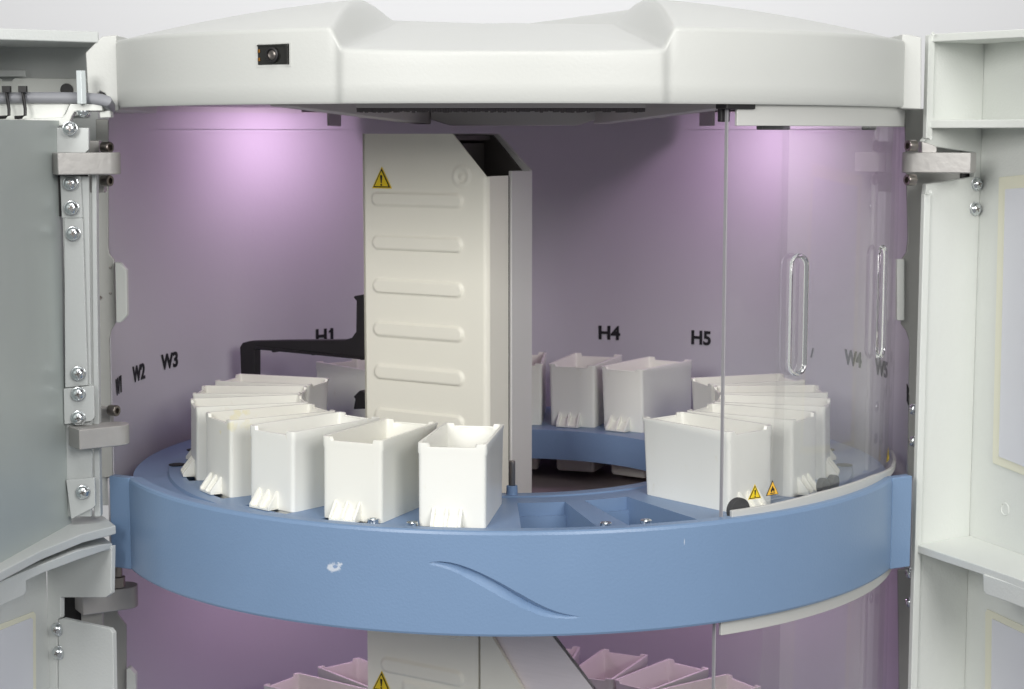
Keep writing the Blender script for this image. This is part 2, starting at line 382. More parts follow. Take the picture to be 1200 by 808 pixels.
b = MB(); b.box((-.40, -.975, 1.1025), (.35, -.93, ZL+.02)); b.build("hood_lip", M['ceil'], ceil, bevel=.002)
lamp_dir = ((R(-133), "l"), (R(127), "r"))
def lamp(a, r, z, power, spot=None):
    c = pol(a, r, z); bb = MB(); bb.lathe(c, (0, 0, 1), [(.055, -.004), (.055, .02), (.047, .02), (.045, .0)], 32)
    bb.m(1); bb.lathe(c+Vector((0, 0, .006)), (0, 0, 1), [(.044, 0), (.044, .004)], 32)
    bb.build("lamp", [M['darkmetal'], M['lamp']], ceil)
    ld = bpy.data.lights.new("chamber_lamp", 'AREA'); ld.shape = 'DISK'; ld.size = .06; ld.energy = power; ld.color = (.98, .67, 1)
    lo = bpy.data.objects.new("chamber_lamp", ld); C.objects.link(lo); lo.location = c-Vector((0, 0, .008)); lo.parent = ceil
    sx = -1 if c.x > 0 else 1; bb = MB(); bb.box((c.x+sx*.058-.004, c.y-.20, c.z-.052), (c.x+sx*.058+.004, c.y+.22, ZL+.018)); bb.build("added_shadow_plate", M['ceil'], ceil, bevel=.002)  # plate added beside each lamp to cast the diagonal shadow on the wall
    d = Vector((sin(a)*.6, -cos(a)*.6, -1)); lo.rotation_euler = d.to_track_quat('-Z', 'Y').to_euler()
for a, _ in lamp_dir: lamp(a, .92, ZL+.004, LAMP_W if 'LAMP_W' in globals() else 3.2)

# ---- blue band with carved swoosh --------------------------------------
def interp(tab, x):
    if x <= tab[0][0]: return tab[0][1]
    for (x0, y0), (x1, y1) in zip(tab, tab[1:]):
        if x <= x1: t = (x-x0)/(x1-x0); return y0+(y1-y0)*t
    return tab[-1][1]
def pxl(l): return [(480+x/5.4545, 640+y/5.4545) for x, y in l]
g_top = pxl([(105, 112), (150, 101), (200, 99), (260, 105), (320, 120), (385, 143), (450, 170), (525, 207), (600, 246), (675, 289), (750, 330), (815, 366), (880, 397), (940, 420), (1000, 436), (1055, 446), (1105, 453)])
g_mid = pxl([(105, 115), (150, 105), (200, 108), (260, 120), (320, 140), (385, 164), (450, 192), (525, 232), (600, 276), (675, 322), (750, 366), (815, 397), (880, 421), (940, 437), (1000, 447), (1055, 452), (1105, 455)])
g_bot = pxl([(105, 119), (150, 125), (200, 135), (260, 155), (320, 182), (385, 216), (450, 252), (525, 294), (600, 336), (675, 377), (750, 411), (815, 437), (880, 455), (940, 463), (1000, 466), (1055, 464), (1105, 458)])
def g_az(l): return [(ang(p), p.z) for p in (at(u, v, r=RT) for u, v in l)]
gt, gm, gb = g_az(g_top), g_az(g_mid), g_az(g_bot)
ga0, ga1 = gt[0][0], gt[-1][0]
ZT, ZBOT = ZB, -.2302
cols = []
a = -R(83)
angs = [-R(64.8)+(ga0+R(64.8))*i/90 for i in range(90)]+[ga0+(ga1-ga0)*i/110 for i in range(110)]+[ga1+(R(64.8)-ga1)*i/80 for i in range(81)]
rings = []
for a in angs:
    t, m_, bo = interp(gt, a), interp(gm, a), interp(gb, a)
    w = smooth(0, .1, (a-ga0)/(ga1-ga0))*(1-smooth(.9, 1, (a-ga0)/(ga1-ga0))) if ga0 < a < ga1 else 0
    dep = min(.017, (m_-bo)*.9)*w
    t, m_, bo = max(t, m_+.0002), m_, min(bo, m_-.0002)
    rings.append([pol(a, r, z) for r, z in ((RT-.042, ZT-.004), (RT-.038, ZT), (RT-.008, ZT), (RT-.0025, ZT-.003), (RT, ZT-.010), (RT, ZT-.04), (RT, t+.0012), (RT, t), (RT-dep, m_), (RT, bo), (RT, bo-.0012), (RT, ZBOT+.03), (RT, ZBOT+.006), (RT-.003, ZBOT), (RT-.042, ZBOT))])
b = MB(); b.loft(rings)
wear(M['blue'], [(at(391, 666, r=RT), .055, 75, .29, (1, 1, 1.5)), (at(398, 662, r=RT), .02, 160, .30, (1, 1, 1)), (at(802, 634, r=RT), .03, 30, .36, (7, 7, 1))], (.56, .61, .69))
wear(M['blue'], [(at(393, 664, r=RT), .0125, 90, .20, (1, 1, 1.2))], (.22, .31, .49))
band = b.build("front_band", M['blue'], inst, smooth=9)
# band end flanges
for s, us in ((-1, (124, 151)), (1, (1046, 1073))):
    y = -.532; b = MB()
    q = [at(us[0], 561 if s < 0 else 560, y=y), at(us[1], 561 if s < 0 else 560, y=y)]
    ya, yb2 = (y+.038, y+.003) if s < 0 else (y+.003, y+.038)
    b.prism([(q[0].x, ya, ZB), (q[1].x, yb2, ZB), (q[1].x, yb2, -.2302), (q[0].x, ya, -.2302)], (-.012*s, .03, 0))
    b.build("band_flange", M['blue'], band, bevel=.004)

# ---- divider floor under the carousel ---------------------------------
b = MB(); b.plan([pol(2*PI*i/96, 1.203).xy for i in range(96)], -.215, -.200)
b.build("chamber_floor", M['floor'], inst)
b = MB(); b.plan([pol(2*PI*i/96, 1.203).xy for i in range(96)], -1.35, -1.33)
b.build("chamber_floor", M['floor'], inst)
# lower chamber lamps
lowceil = ceil

# ---- carousel -----------------------------------------------------------
SLOT = R(16.62)
UP = [-8.9, -25.2, -41.6]+[-8.05+16.62*k for k in list(range(-8, -2))+list(range(1, 9))]+[144.4, 161.0, 177.6, -141.0, -158.0]
def carousel(z, slots, name="carousel"):
    ra, rb, ro = .555, .680, 1.184; r2 = 1.030; zt = 0.0; zb_ = -.098
    b = MB(); hw = R(4.85)
    def hwid(x): return R(5.75) if min(abs(x-R(7.35)), abs(x-R(23.7))) < .01 else hw
    slots = sorted(R(s) % (2*PI) for s in slots)
    for i, s in enumerate(slots):
        nx = slots[(i+1) % len(slots)]+(2*PI if i == len(slots)-1 else 0)
        a0, a1 = s+hwid(s), nx-hwid(nx % (2*PI))                                          # solid spoke between two slots
        n = max(2, int((a1-a0)/R(2)))
        b.band([(rb, zt), (r2, zt), (r2, zb_), (rb, zb_)], a0, a1, n)
    b.band([(ra, zt-.006), (ra+.004, zt+.004), (ra+.045, zt+.004), (ra+.050, zt), (rb, zt), (rb, zb_), (ra, zb_)], 0, 2*PI, 180, full=True)
    b.band([(r2, zt), (1.075, zt), (1.080, zt-.008), (ro, zt-.010), (ro, zb_), (r2, zb_)], 0, 2*PI, 180, full=True)
    for i, s in enumerate(slots):                                     # pocket ledge a little below the rim
        b.band([(rb+.004, -.037), (rb+.012, -.037), (rb+.012, zb_), (rb+.004, zb_)], s-hwid(s), s+hwid(s), 4)
    o = b.build(name, M['deck'], inst, smooth=30); o.location.z = z
    return o
UP = [7.35 if abs(x-8.57) < .1 else 23.7 if abs(x-25.19) < .1 else x for x in UP]
car = carousel(0, UP)
for u, v in ((437, 613), (483, 617), (710, 617.5), (757, 614.5)):
    p = at(u, v, z=.004); socket_screw((p.x, p.y, 0), (0, 0, 1), .0155, .016, car, "socket_screw", M['chrome'])
p = Vector((.004, -.575, 0)); b = MB(); b.cyl(p, p+Vector((0, 0, .03)), .017, .016); b.m(1); b.cyl(p+Vector((0, 0, .03)), p+Vector((0, 0, .102)), .0095); b.build("locating_pin", [M['deck'], M['steel']], car, bevel=.002)
# flat black discs drawn for the dark of round cutouts near the rim
for a in (R(-84.5), R(-99), R(84), R(99)):
    b = MB(); q = pol(a, 1.055, .001); b.lathe(q, (0, 0, 1), [(.026, 0), (.026, .002), (.02, .003)], 20); b.build("deck_hole_disc", M['rubber'], car)
LOWZ = -1.126
LOW = [-125+15.6*k for k in range(0, 24)][:23]
LOWS = [170.0, 154.4, 139.0, 123.4, -140.4, -124.6, -109, -93, -77, -61, 107.8, 92, 76, 60, 45]
lowcar = carousel(LOWZ, LOWS)

# ---- vats --------------------------------------------------------------
def vat_body():
    """tapered open vat; local +y points out from the carousel axis, origin at r = 0.85 on the deck"""
    b = MB(); t = .0085; HT = .224
    def ring(wo, wi, ro, ri, z, c=.012, lip=None):
        # rounded-corner quad: outer end y=ro, inner end y=ri
        P = [Vector((wo/2, ro, z)), Vector((-wo/2, ro, z)), Vector((-wi/2, ri, z)), Vector((wi/2, ri, z))]
        out = []
        for i in range(4):
            p, q, s = P[i], P[(i-1) % 4], P[(i+1) % 4]; d0 = (q-p).normalized(); d1 = (s-p).normalized()
            for k in range(5):
                u = k/4; x = (p+d0*c)*(1-u)**2+p*2*u*(1-u)+(p+d1*c)*u*u; out.append(x)
        # extra points along the end walls for the notch shoulders
        return out
    def dens(r):
        """insert notch-shoulder points on the two end walls"""
        out = []
        n = len(r)
        for i in range(n):
            out.append(r[i]); a, c = r[i], r[(i+1) % n]
            if i % 5 == 4:
                side = i//5
                ts = (.085, .105, .5, .895, .915) if side in (0, 2) else (.25, .5, .75)
                for s in ts: out.append(a.lerp(c, s))
        return out
    def notch(r):
        # the end walls stand a little lower between the raised corner posts
        res = [p.copy() for p in r]
        for k in (6, 7, 8, 24, 25, 26): res[k].z -= .0105
        return res
    o = [(.160, .142, .142, -.140, -.160), (.162, .144, .146, -.146, -.001), (.182, .164, .155, -.172, 0), (.184, .168, .150, -.184, HT-.03), (.187, .173, .152, -.190, HT)]
    O = [dens(ring(wo, wi, ro, ri, z)) for wo, wi, ro, ri, z in o]
    lipA, lipB = dens(ring(.1840, .1685, .1505, -.186, HT-.02)), dens(ring(.1880, .1730, .1512, -.188, HT-.02))
    for p in lipA: p.z = HT-.011-.020*(p.y+.19)/.345
    for p in lipB: p.z = HT-.007-.020*(p.y+.19)/.345
    I = [dens(ring(wo-2*t, wi-2*t, ro-t, ri+t, z, .009)) for wo, wi, ro, ri, z in o]
    base = [dens(ring(.152, .134, .136, -.134, -.168))]
    top_o = notch(O[-1]); top_i = notch(I[-1])
    for p in I[0]: p.z += .012
    b.loft(base+O[:3]+[lipA, lipB, top_o, top_i]+I[-2::-1])
    return b
def clip_mesh():
    b = MB(); w = .082; n = 3; h = .050; dpt = .036
    b.box((-w/2, 0, 0), (w/2, dpt, .006)); b.box((-w/2, -.004, .004), (w/2, .004, h*.55))
    for k in range(n):
        x = -w/2+(w-.008)*k/(n-1)
        b.prism([(x, 0, .004), (x, dpt, .004), (x, dpt, .010), (x, .004, h), (x, -.003, h)], (.008, 0, 0))
    # sloped web inside the pockets
    b.prism([(-w/2, 0, .004), (-w/2, dpt*.72, .006), (-w/2, .002, h*.62)], (w, 0, 0))
    return b
vroot = empty("staining_vat")
vb = vat_body().build("vat_body", M['tub'], vroot, smooth=40)
bv = vb.modifiers.new("edge_round", 'BEVEL'); bv.width = .0018; bv.segments = 2; bv.limit_method = 'ANGLE'; bv.angle_limit = R(50); bv.harden_normals = True
cm = clip_mesh().build("foot_clip", M['tub'], vroot, bevel=.0008, seg=1)
cm.location = (.012, .153, .0015)          # seen from outside the clip sits left of the middle
c2 = cm.copy(); C.objects.link(c2); c2.parent = vroot; c2.location = (-.010, -.171, .0015); c2.rotation_euler = (0, 0, PI)
first = [True]
def place_vat(deg, z, label, group, material=None, dr=0):
    if first[0]: r = vroot; first[0] = False; kids = list(vroot.children)
    else:
        r = vroot.copy(); C.objects.link(r); kids = []
        for ch in vroot.children:
            c = ch.copy(); C.objects.link(c); c.parent = r; kids.append(c)
    a = R(deg); p = pol(a, .85+dr, z); r.location = p; r.rotation_euler = (0, 0, PI+a)
    r["label"] = label; r["category"] = "vat"; r["group"] = group
    if material:
        for c in kids:
            if c.name.startswith("vat_body"):
                c.data = c.data.copy(); c.data.materials[0] = material
    return r
GU, GL = "white vats on the upper carousel", "vats on the lower carousel"
o = place_vat(-8.9, 0, "white vat nearest the camera, left of the two empty slots in the blue carousel", GU)
place_vat(-25.2, 0, "white vat second from the empty slots, in front of the cream mast's left edge", GU)
place_vat(-41.6, 0, "clean white vat standing directly right of the yellow-stained vat", GU)
M['stain'] = wear(M['tub_old'], [((-.085, .145, .205), .035, 60, .24, (1, 1, 1)), ((.075, .05, .21), .10, 45, .36, (1, 1, 1)), ((-.075, .10, .21), .07, 30, .32, (1, 1, 1)), ((-.088, .05, .1), .03, 50, .42, (1, 1, 1)), ((-.088, .09, .17), .02, 70, .36, (1, 1, 1)), ((.08, .0, .18), .1, 30, .4, (1, 1, 1)), ((.06, .11, .19), .06, 26, .36, (1, 1, 1)), ((-.02, .152, .18), .03, 70, .42, (1, 1, 1))], (.83, .79, .60))
place_vat(-57.91, 0, "off-white vat with yellow stains along its rim", GU, M['stain'])
place_vat(-74.53, 0, "white vat behind the yellow-stained vat, its clip pointing at the left wall", GU)
place_vat(-91.15, 0, "white vat mostly hidden, second from the back in the left cluster", GU)
place_vat(-107.8, 0, "white vat at the back of the left cluster, under the black gripper's end", GU)
place_vat(-141.0, 0, "shaded vat against the left edge of the mast, below the mark H1", GU)
place_vat(177.6, 0, "shaded vat at the back showing only a sliver right of the mast", GU)
place_vat(161.0, 0, "vat at the back standing below the mark H4", GU)
place_vat(144.4, 0, "vat at the back standing below the mark H5", GU)
place_vat(41.81, 0, "big white vat crossed by the clear door's front edge", GU)
place_vat(58.43, 0, "white vat behind the clear door above the flame sign, second in the right cluster", GU)
place_vat(75.05, 0, "white vat third in the right cluster, half hidden behind the clear door", GU)
place_vat(91.67, 0, "white vat fourth in the right cluster, only its rim showing", GU)
place_vat(108.3, 0, "white vat at the back of the right cluster, below the clear finger grip", GU)
LV = [(170.0, "vat in the lower chamber touching the brushed metal plate"), (154.4, "pink-lit lower vat, second from the brushed metal plate"), (139.0, "pink-lit lower vat left of the lower clear door's edge"), (123.4, "pink-lit lower vat seen through the lower clear door's edge"), (-140.4, "pink-lit lower vat tucked against the mast's left side"), (-124.6, "pink-lit lower vat farthest left at the photo's bottom edge")]
for d_, l_ in LV: place_vat(d_, LOWZ, l_, GL)

# ---- mast ----------------------------------------------------------------
mast = empty("mast", parent=inst)
FLp = Vector((-.466, .02)); ph = R(33); tx = Vector((cos(ph), -sin(ph))); nx_ = Vector((sin(ph), cos(ph)))      # along the cover, and backwards
def mp(s, d, z): q = FLp+tx*s+nx_*d; return Vector((q.x, q.y, z))
mpl = ((FLp.x, FLp.y), (FLp.x+tx.x, FLp.y+tx.y))
def ms(u, v):
    p = at(u, v, pl=mpl); return (Vector((p.x, p.y))-FLp).dot(tx), p.z
W_ = ms(571, 400)[0]; s_cut = ms(530, 157)[0]; z_top = ms(530, 157)[1]; z_cut = ms(571, 207)[1]
ZM = -.20
b = MB()
# ribbed cover: grid front face with pressed ribs
ribs = []
for (ul, vl0, vl1, ur, vr0, vr1) in ((436, 226, 242, 542.5, 226, 244), (437, 276, 293, 542.5, 278, 297.5), (437.5, 326.5, 343.5, 543, 331, 349.5), (438, 377, 394.5, 543.5, 382.5, 401.5), (439, 427, 444.5, 544, 434.5, 453.5), (439.5, 478, 496, 544, 487, 506)):
    s0, za = ms(ul, (vl0+vl1)/2); s1, zb2 = ms(ur, (vr0+vr1)/2)
    hh = (ms(ul, vl0)[1]-ms(ul, vl1)[1])/2
    ribs.append((s0, s1, (za+zb2)/2, hh))
def rib_h(s, z):
    h = 0
    for s0, s1, zc_, hh in ribs:
        cx = max(s0+hh, min(s1-hh, s)); d = math.hypot(s-cx, z-zc_)
        h = max(h, .0075*(1-smooth(hh*.72, hh*1.08, d)))
    sd, zd = ms(541, 207); d = math.hypot(s-sd, z-zd); h = max(h, .004*(smooth(.018, .022, d)*(1-smooth(.030, .036, d))), .003*(1-smooth(.006, .010, d)))
    return h
ns, nz = 110, 330
rings = []
er = .016                                  # rounded right edge
for k in range(nz+1):
    z = ZM+(z_top-ZM)*k/nz
    smax = W_ if z < z_cut else W_+(s_cut-W_)*(z-z_cut)/(z_top-z_cut)
    row = []
    for i in range(ns+1):
        s = smax*i/ns; d = 0
        if z < z_cut and s > W_-er: t = (s-(W_-er))/er; d = er*(1-math.sqrt(max(0, 1-t*t)))
        row.append(mp(s, d-rib_h(s, z), z))
    rings.append(row)
b.loft(rings, cap=False, closed=False)
# returns: right side, back of the sheet, left side
dr_ = .118
b.prism([mp(W_, er*.98, ZM), mp(W_, dr_, ZM), mp(W_, dr_, z_cut), mp(W_, er*.98, z_cut)], tx_ := (-.008*tx.x, -.008*tx.y, 0))
b.prism([mp(0, 0, ZM), mp(0, dr_, ZM), mp(0, dr_, z_top), mp(0, 0, z_top)], (.008*tx.x, .008*tx.y, 0))
b.prism([mp(.004, .010, ZM), mp(W_-.01, .010, ZM), mp(W_-.01, .010, z_cut), mp(s_cut-.004, .010, z_top-.001), mp(.004, .010, z_top-.001)], (nx_.x*.004, nx_.y*.004, 0))
cover = b.build("mast_cover", M['cover'], mast, smooth=40)
# rear body: side plate, back plate, dark inside
b = MB(); d0, d1 = dr_+.013, .238
zs = z_cut+.014
b.prism([mp(W_+.004, d0, ZM), mp(W_+.004, d1, ZM), mp(W_+.004, d1, zs), mp(W_+.004, d0, zs)], (-.012*tx.x, -.012*tx.y, 0))
b.prism([mp(0, d1, ZM), mp(W_+.004, d1, ZM), mp(W_+.004, d1, zs), mp(s_cut+.01, d1, z_top), mp(0, d1, z_top)], (nx_.x*.012, nx_.y*.012, 0))
b.prism([mp(0, d0, ZM), mp(0, d1, ZM), mp(0, d1, z_top), mp(0, d0, z_top)], (.012*tx.x, .012*tx.y, 0))
b.build("mast_body", M['mastside'], mast, bevel=.002)
b = MB()
b.prism([mp(.02, d1-.012, ZM), mp(W_-.014, d1-.012, ZM), mp(W_-.014, d1-.012, zs-.01), mp(s_cut-.004, d1-.012, z_top-.004), mp(.02, d1-.012, z_top-.004)], (nx_.x*.008, nx_.y*.008, 0))
b.prism([mp(W_-.17, .09, ZM), mp(W_-.15, .09, ZM), mp(W_-.15, .21, ZM), mp(W_-.17, .21, ZM)], (0, 0, z_top-.03-ZM))
b.prism([mp(W_-.20, .02, ZM), mp(W_-.06, .02, ZM), mp(W_-.06, .03, ZM), mp(W_-.20, .03, ZM)], (0, 0, z_cut-.03-ZM))
b.prism([mp(W_-.006, dr_-.004, ZM), mp(W_-.012, dr_-.004, ZM), mp(W_-.012, d0+.01, ZM), mp(W_-.006, d0+.01, ZM)], (0, 0, z_cut-.002-ZM))
b.prism([mp(.01, .014, z_top-.02), mp(s_cut-.01, .014, z_top-.02), mp(s_cut-.01, d1-.014, z_top-.02), mp(.01, d1-.014, z_top-.02)], (0, 0, .014))
b.build("mast_channel", M['darkmetal'], mast)
def mast_sign(u, v, size):
    s0, z0 = ms(u, v)
    return warning_sign(lambda x, y, l: mp(s0+x, -.0012*l-.001, z0+y), size, mast, '!')
mast_sign(448, 212.5, .078)
# lower part of the mast in the lower chamber
b = MB(); ZT2 = -.216; zlo = -1.33
WL = ms(560.5, 770)[0]
lr0 = ms(447, 776); lr1 = ms(544, 799)
lribs = [(lr0[0], lr1[0], (lr0[1]+lr1[1])/2, (ms(447, 767)[1]-ms(447, 785)[1])/2*1.0), (lr0[0], lr1[0], (lr0[1]+lr1[1])/2+.152, .027)]
def lrib(s, z):
    h = 0
    for s0, s1, zc_, hh in lribs:
        cx = max(s0+hh, min(s1-hh, s)); d = math.hypot(s-cx, z-zc_); h = max(h, .0085*(1-smooth(hh*.7, hh*1.08, d)))
    # raised lower panel
    sx, zx = ms(470, 795); 
    if True:
        h = max(h, .006*smooth(0, .02, s-sx)*smooth(0, .012, (zx-(s-sx)*.0)-z))
    return h
rings = [[mp(WL*i/90, -lrib(WL*i/90, zlo+(ZT2-zlo)*k/260), zlo+(ZT2-zlo)*k/260) for i in range(91)] for k in range(261)]
b.loft(rings, cap=False, closed=False)
b.prism([mp(0, .004, zlo), mp(WL, .004, zlo), mp(WL, .02, zlo), mp(0, .02, zlo)], (0, 0, ZT2-zlo))
b.prism([mp(0, .02, zlo), mp(.01, .02, zlo), mp(.01, .25, zlo), mp(0, .25, zlo)], (0, 0, ZT2-zlo))
b.build("mast_cover", M['cover'], mast, smooth=40)
s_a, s_b = WL+.006, ms(577, 748)[0]; zq = ms(577, 748)[1]; s_c, z_c = ms(612, 808)
k_ = (s_c-s_b)/(z_c-zq)
b = MB(); b.prism([mp(s_a, .002, zlo), mp(s_b+k_*(zlo-zq), .002, zlo), mp(s_a+.002, .002, zq+(s_a+.002-s_b)/k_), mp(s_a, .002, zq+(s_a+.002-s_b)/k_)], (nx_.x*.014, nx_.y*.014, 0))
b.build("mast_side_panel", M['cover'], mast, bevel=.002)
pe, pf = ms(645, 748), ms(691, 808); k2 = (pf[0]-pe[0])/(pf[1]-pe[1])
b = MB(); b.prism([mp(s_a, .018, zlo), mp(pe[0]+k2*(zlo-pe[1]), .018, zlo), mp(pe[0]+k2*(ZT2-pe[1]), .018, ZT2), mp(s_a, .018, ZT2)], (nx_.x*.012, nx_.y*.012, 0))
b.build("metal_plate", M['alu'], mast, bevel=.002)
b = MB(); b.prism([mp(WL-.006, .02, zlo), mp(WL+.014, .02, zlo), mp(WL+.014, .03, zlo), mp(WL-.006, .03, zlo)], (0, 0, ZT2-zlo)); b.build("mast_channel", M['darkmetal'], mast)
s0l, z0l = ms(448, 802)
warning_sign(lambda x, y, l: mp(s0l+x, -.0012*l-.001, z0l+y), .078, mast, '!')

# ---- robot gripper ---------------------------------------------------------
b = MB(); gp = ((-.93, .60), (-.20, .13))            # radial plane of the arm
def G(u, v): return at(u, v, pl=gp)
gn = Vector((gp[1][1]-gp[0][1], -(gp[1][0]-gp[0][0]), 0)).normalized()
if gn.y < 0: gn = -gn
o1 = [(281, 407), (284, 402), (292, 400), (330, 399), (404, 398.5), (412, 396), (417, 389), (417.5, 353), (414, 349), (415, 347), (428, 345), (470, 345), (470, 424), (425, 421), (400, 417), (345, 411), (298, 409), (298, 441), (282, 441)]
b.prism([G(*p) for p in o1], gn*.035)
o2 = [(330, 401), (330, 404), (424, 415), (424, 402)]
b.prism([G(p[0], p[1])-gn*.006 for p in ((300, 406), (424, 419), (424, 421.5), (300, 409.5))], gn*.006)
for u, v in ((321, 411), (367, 414.5), (424, 420)): b.prism([G(u-4, v-1)-gn*.002, G(u+4, v-1)-gn*.002, G(u+2, v+2.2)-gn*.002, G(u-2, v+2.2)-gn*.002], gn*.03)
b.prism([G(*p) for p in ((414, 480), (416, 468), (414, 465), (421, 458), (440, 464), (440, 479))], gn*.04)
b.build("gripper", M['black'], inst, bevel=.003)

# ---- clear sliding doors ----------------------------------------------------
RD0, RD1 = 1.183, 1.195
def cyl_place(a0, z0, r): return lambda x, y, l: pol(a0+x/r, r+.0006*l, z0+y)
def slide_door(ad, z0, z1, strips, upper):
    d = empty("sliding_door", parent=inst)
    b = MB(); a0, a1 = R(ad), R(86)
    b.band([(RD0, z0), (RD1, z0), (RD1, z1), (RD0, z1)], a0+.0022, a1, 80)
    b.build("clear_panel", M['acrylic'], d)
    b = MB(); b.band([(RD0, z0), (RD1, z0), (RD1, z1), (RD0, z1)], a0-.0003, a0+.0022, 1); b.build("panel_edge", M['edge'], d)
    for (sa, s0, s1) in strips:
        tab = [(R(sa), s1), (a1, s1)] if s1 != .078 else [(ang(p), p.z) for p in (at(u, v, r=RD1+.012) for u, v in ((857, 599), (905, 591.4), (960, 577.7), (996.7, 567.6), (1024, 557.5), (1048, 546.5)))]
        b = MB(); rings = []
        for k in range(71):
            aa = R(sa)+(a1-R(sa))*k/70; zz = interp(tab, aa); rings.append([pol(aa, r, z) for r, z in ((RD1+.001, s0), (RD1+.012, s0), (RD1+.012, zz), (RD1+.001, zz))])
        b.loft(rings); b.build("door_rail", M['rail'], d, bevel=.002)
    return d
up = slide_door(27.5, .03, 1.106, ((28.6, .030, .078), (28.5, 1.056, 1.120)), True)
low = slide_door(26.7, -1.33, -.216, ((27.2, -.272, -.218),), False)
def grip(a0, z0, z1, w):
    b = MB(); n = 16
    def stad(k, d, r):
        pts = []
        for i in range(2*n):
            t = PI*i/n; x = k*cos(t); y = k*sin(t)
            zc_ = (z1-w) if t < PI else (z0+w)
            pts.append(pol(a0+x/RD1, r, zc_+y))
        return pts
    # hollow moulded ring standing off the panel, joined by a shallow dish
    rings = [stad(w, 0, RD1+.001), stad(w*1.0, 0, RD1+.007), stad(w*.93, 0, RD1+.0105), stad(w*.80, 0, RD1+.009), stad(w*.69, 0, RD1+.003), stad(w*.66, 0, RD1+.001)]
    b.loft(rings+[rings[0]], cap=False)
    return b.build("finger_grip", M['grip'], up, smooth=60)
grip(R(39.5), .395, .722, .035)
grip(R(61.8), .395, .722, .035)
s = at(884, 579, r=RD1); warning_sign(cyl_place(ang(s), s.z, RD1+.001), .046, up, '!')
s = at(904.5, 574.5, r=RD1); warning_sign(cyl_place(ang(s), s.z, RD1+.001), .046, up, 'f')
s = at(1040, 535, r=RD1); warning_sign(cyl_place(ang(s), s.z, RD1+.001), .05, up, '!')
s = at(1046, 531, r=RD1); warning_sign(cyl_place(ang(s), s.z, RD1+.001), .05, up, 'f')
# black rollers at the door's lower corner and by the rim, top guides
def roller(u, v, r, rad, nm="door_roller", w=.02):
    p = at(u, v, r=r); d = Vector((p.x, p.y, 0)).normalized(); b = MB()
    b.lathe(p-d*w, d, [(rad*.96, 0), (rad, .003), (rad, w-.003), (rad*.94, w)], 26); b.m(0)
    b.build(nm, M['rubber'], up)
roller(868, 599, 1.160, .034); roller(968, 570, 1.14, .022); roller(980, 566, 1.14, .022); 
p = at(853, 126, r=RD1)
b = MB(); b.band([(RD0-.02, 1.066), (RD0-.003, 1.066), (RD0-.003, ZL+.02), (RD0-.02, ZL+.02)], R(27.0), R(28.4), 3); b.band([(RD0-.02, 1.098), (RD1+.02, 1.098), (RD1+.02, ZL+.02), (RD0-.02, ZL+.02)], R(26.7), R(31), 5)
b.build("door_stop", M['black'], up, bevel=.003)
for aa, ab_ in ((33.5, 38.5), (58, 61)):
    b = MB(); b.band([(RD1-.04, 1.046), (RD1-.016, 1.046), (RD1-.016, 1.058), (RD1-.04, 1.058)], R(aa), R(ab_), 6); b.build("door_guide", M['black'], up, bevel=.003)

# ---- door posts at the wall's front edges ------------------------------------
def plate(pts, y=None, pl=None, th=.02, name="plate", m='white', parent=None, bev=.003, back=True):
    P = [at(u, v, y=y, pl=pl) for u, v in pts]
    if pl: A, B = pl; n = Vector((B[1]-A[1], -(B[0]-A[0]), 0)).normalized()
    else: n = Vector((0, 1, 0))
    if n.y < 0: n = -n
    b = MB(); b.prism(P, n*th); return b.build(name, M[m], parent, bevel=bev)
ipost = empty("door_post", parent=inst)
plate([(112, 140), (127, 140), (127, 290), (128, 297), (134, 305), (135.5, 378), (130, 388), (128, 398), (132, 560), (116, 560)], y=-.262, th=.012, name="post_plate", m='post', parent=ipost)
plate([(134.5, 307.5), (141, 308.5), (148, 317), (149, 370), (141.5, 378.5), (136, 378.5)], y=-.30, th=.03, name="latch_keeper", m='white', parent=ipost)
for u, v in ((129.5, 314), (129.5, 344)):
    p = at(u, v, y=-.262); socket_screw(p+Vector((0, .001, 0)), (0, -1, 0), .004, .002, ipost, "post_screw")
p = at(117.5, 349, y=-.262); socket_screw(p, (0, -1, 0), .006, .004, ipost, "post_screw")
plate([(118, 670), (134, 670), (138, 720), (148, 733), (148, 840), (120, 840)], y=-.262, th=.012, name="post_plate", m='post', parent=ipost)
plate([(148, 784), (152, 783), (159, 791), (159, 840), (148, 840)], y=-.30, th=.03, name="latch_keeper", m='white', parent=ipost)
rpost = empty("door_post", parent=inst)
plate([(1060, 128), (1084, 128), (1078, 560), (1064, 560), (1066, 400), (1062, 388), (1056, 380), (1056, 305), (1062, 296), (1064, 280)], y=-.262, th=.012, name="post_plate", m='post', parent=rpost)
plate([(1051, 304), (1060, 304), (1060, 376), (1051, 376)], y=-.29, th=.02, name="latch_keeper", m='white', parent=rpost)
plate([(1052, 668), (1078, 668), (1074, 840), (1054, 840)], y=-.262, th=.012, name="post_plate", m='post', parent=rpost)
for u, v in ((1067, 480), (1067, 517.5), (1063, 672), (1063, 706)):
    p = at(u+4, v, y=-.36); screw(p, (-1, -.12, 0), .0155, rpost)

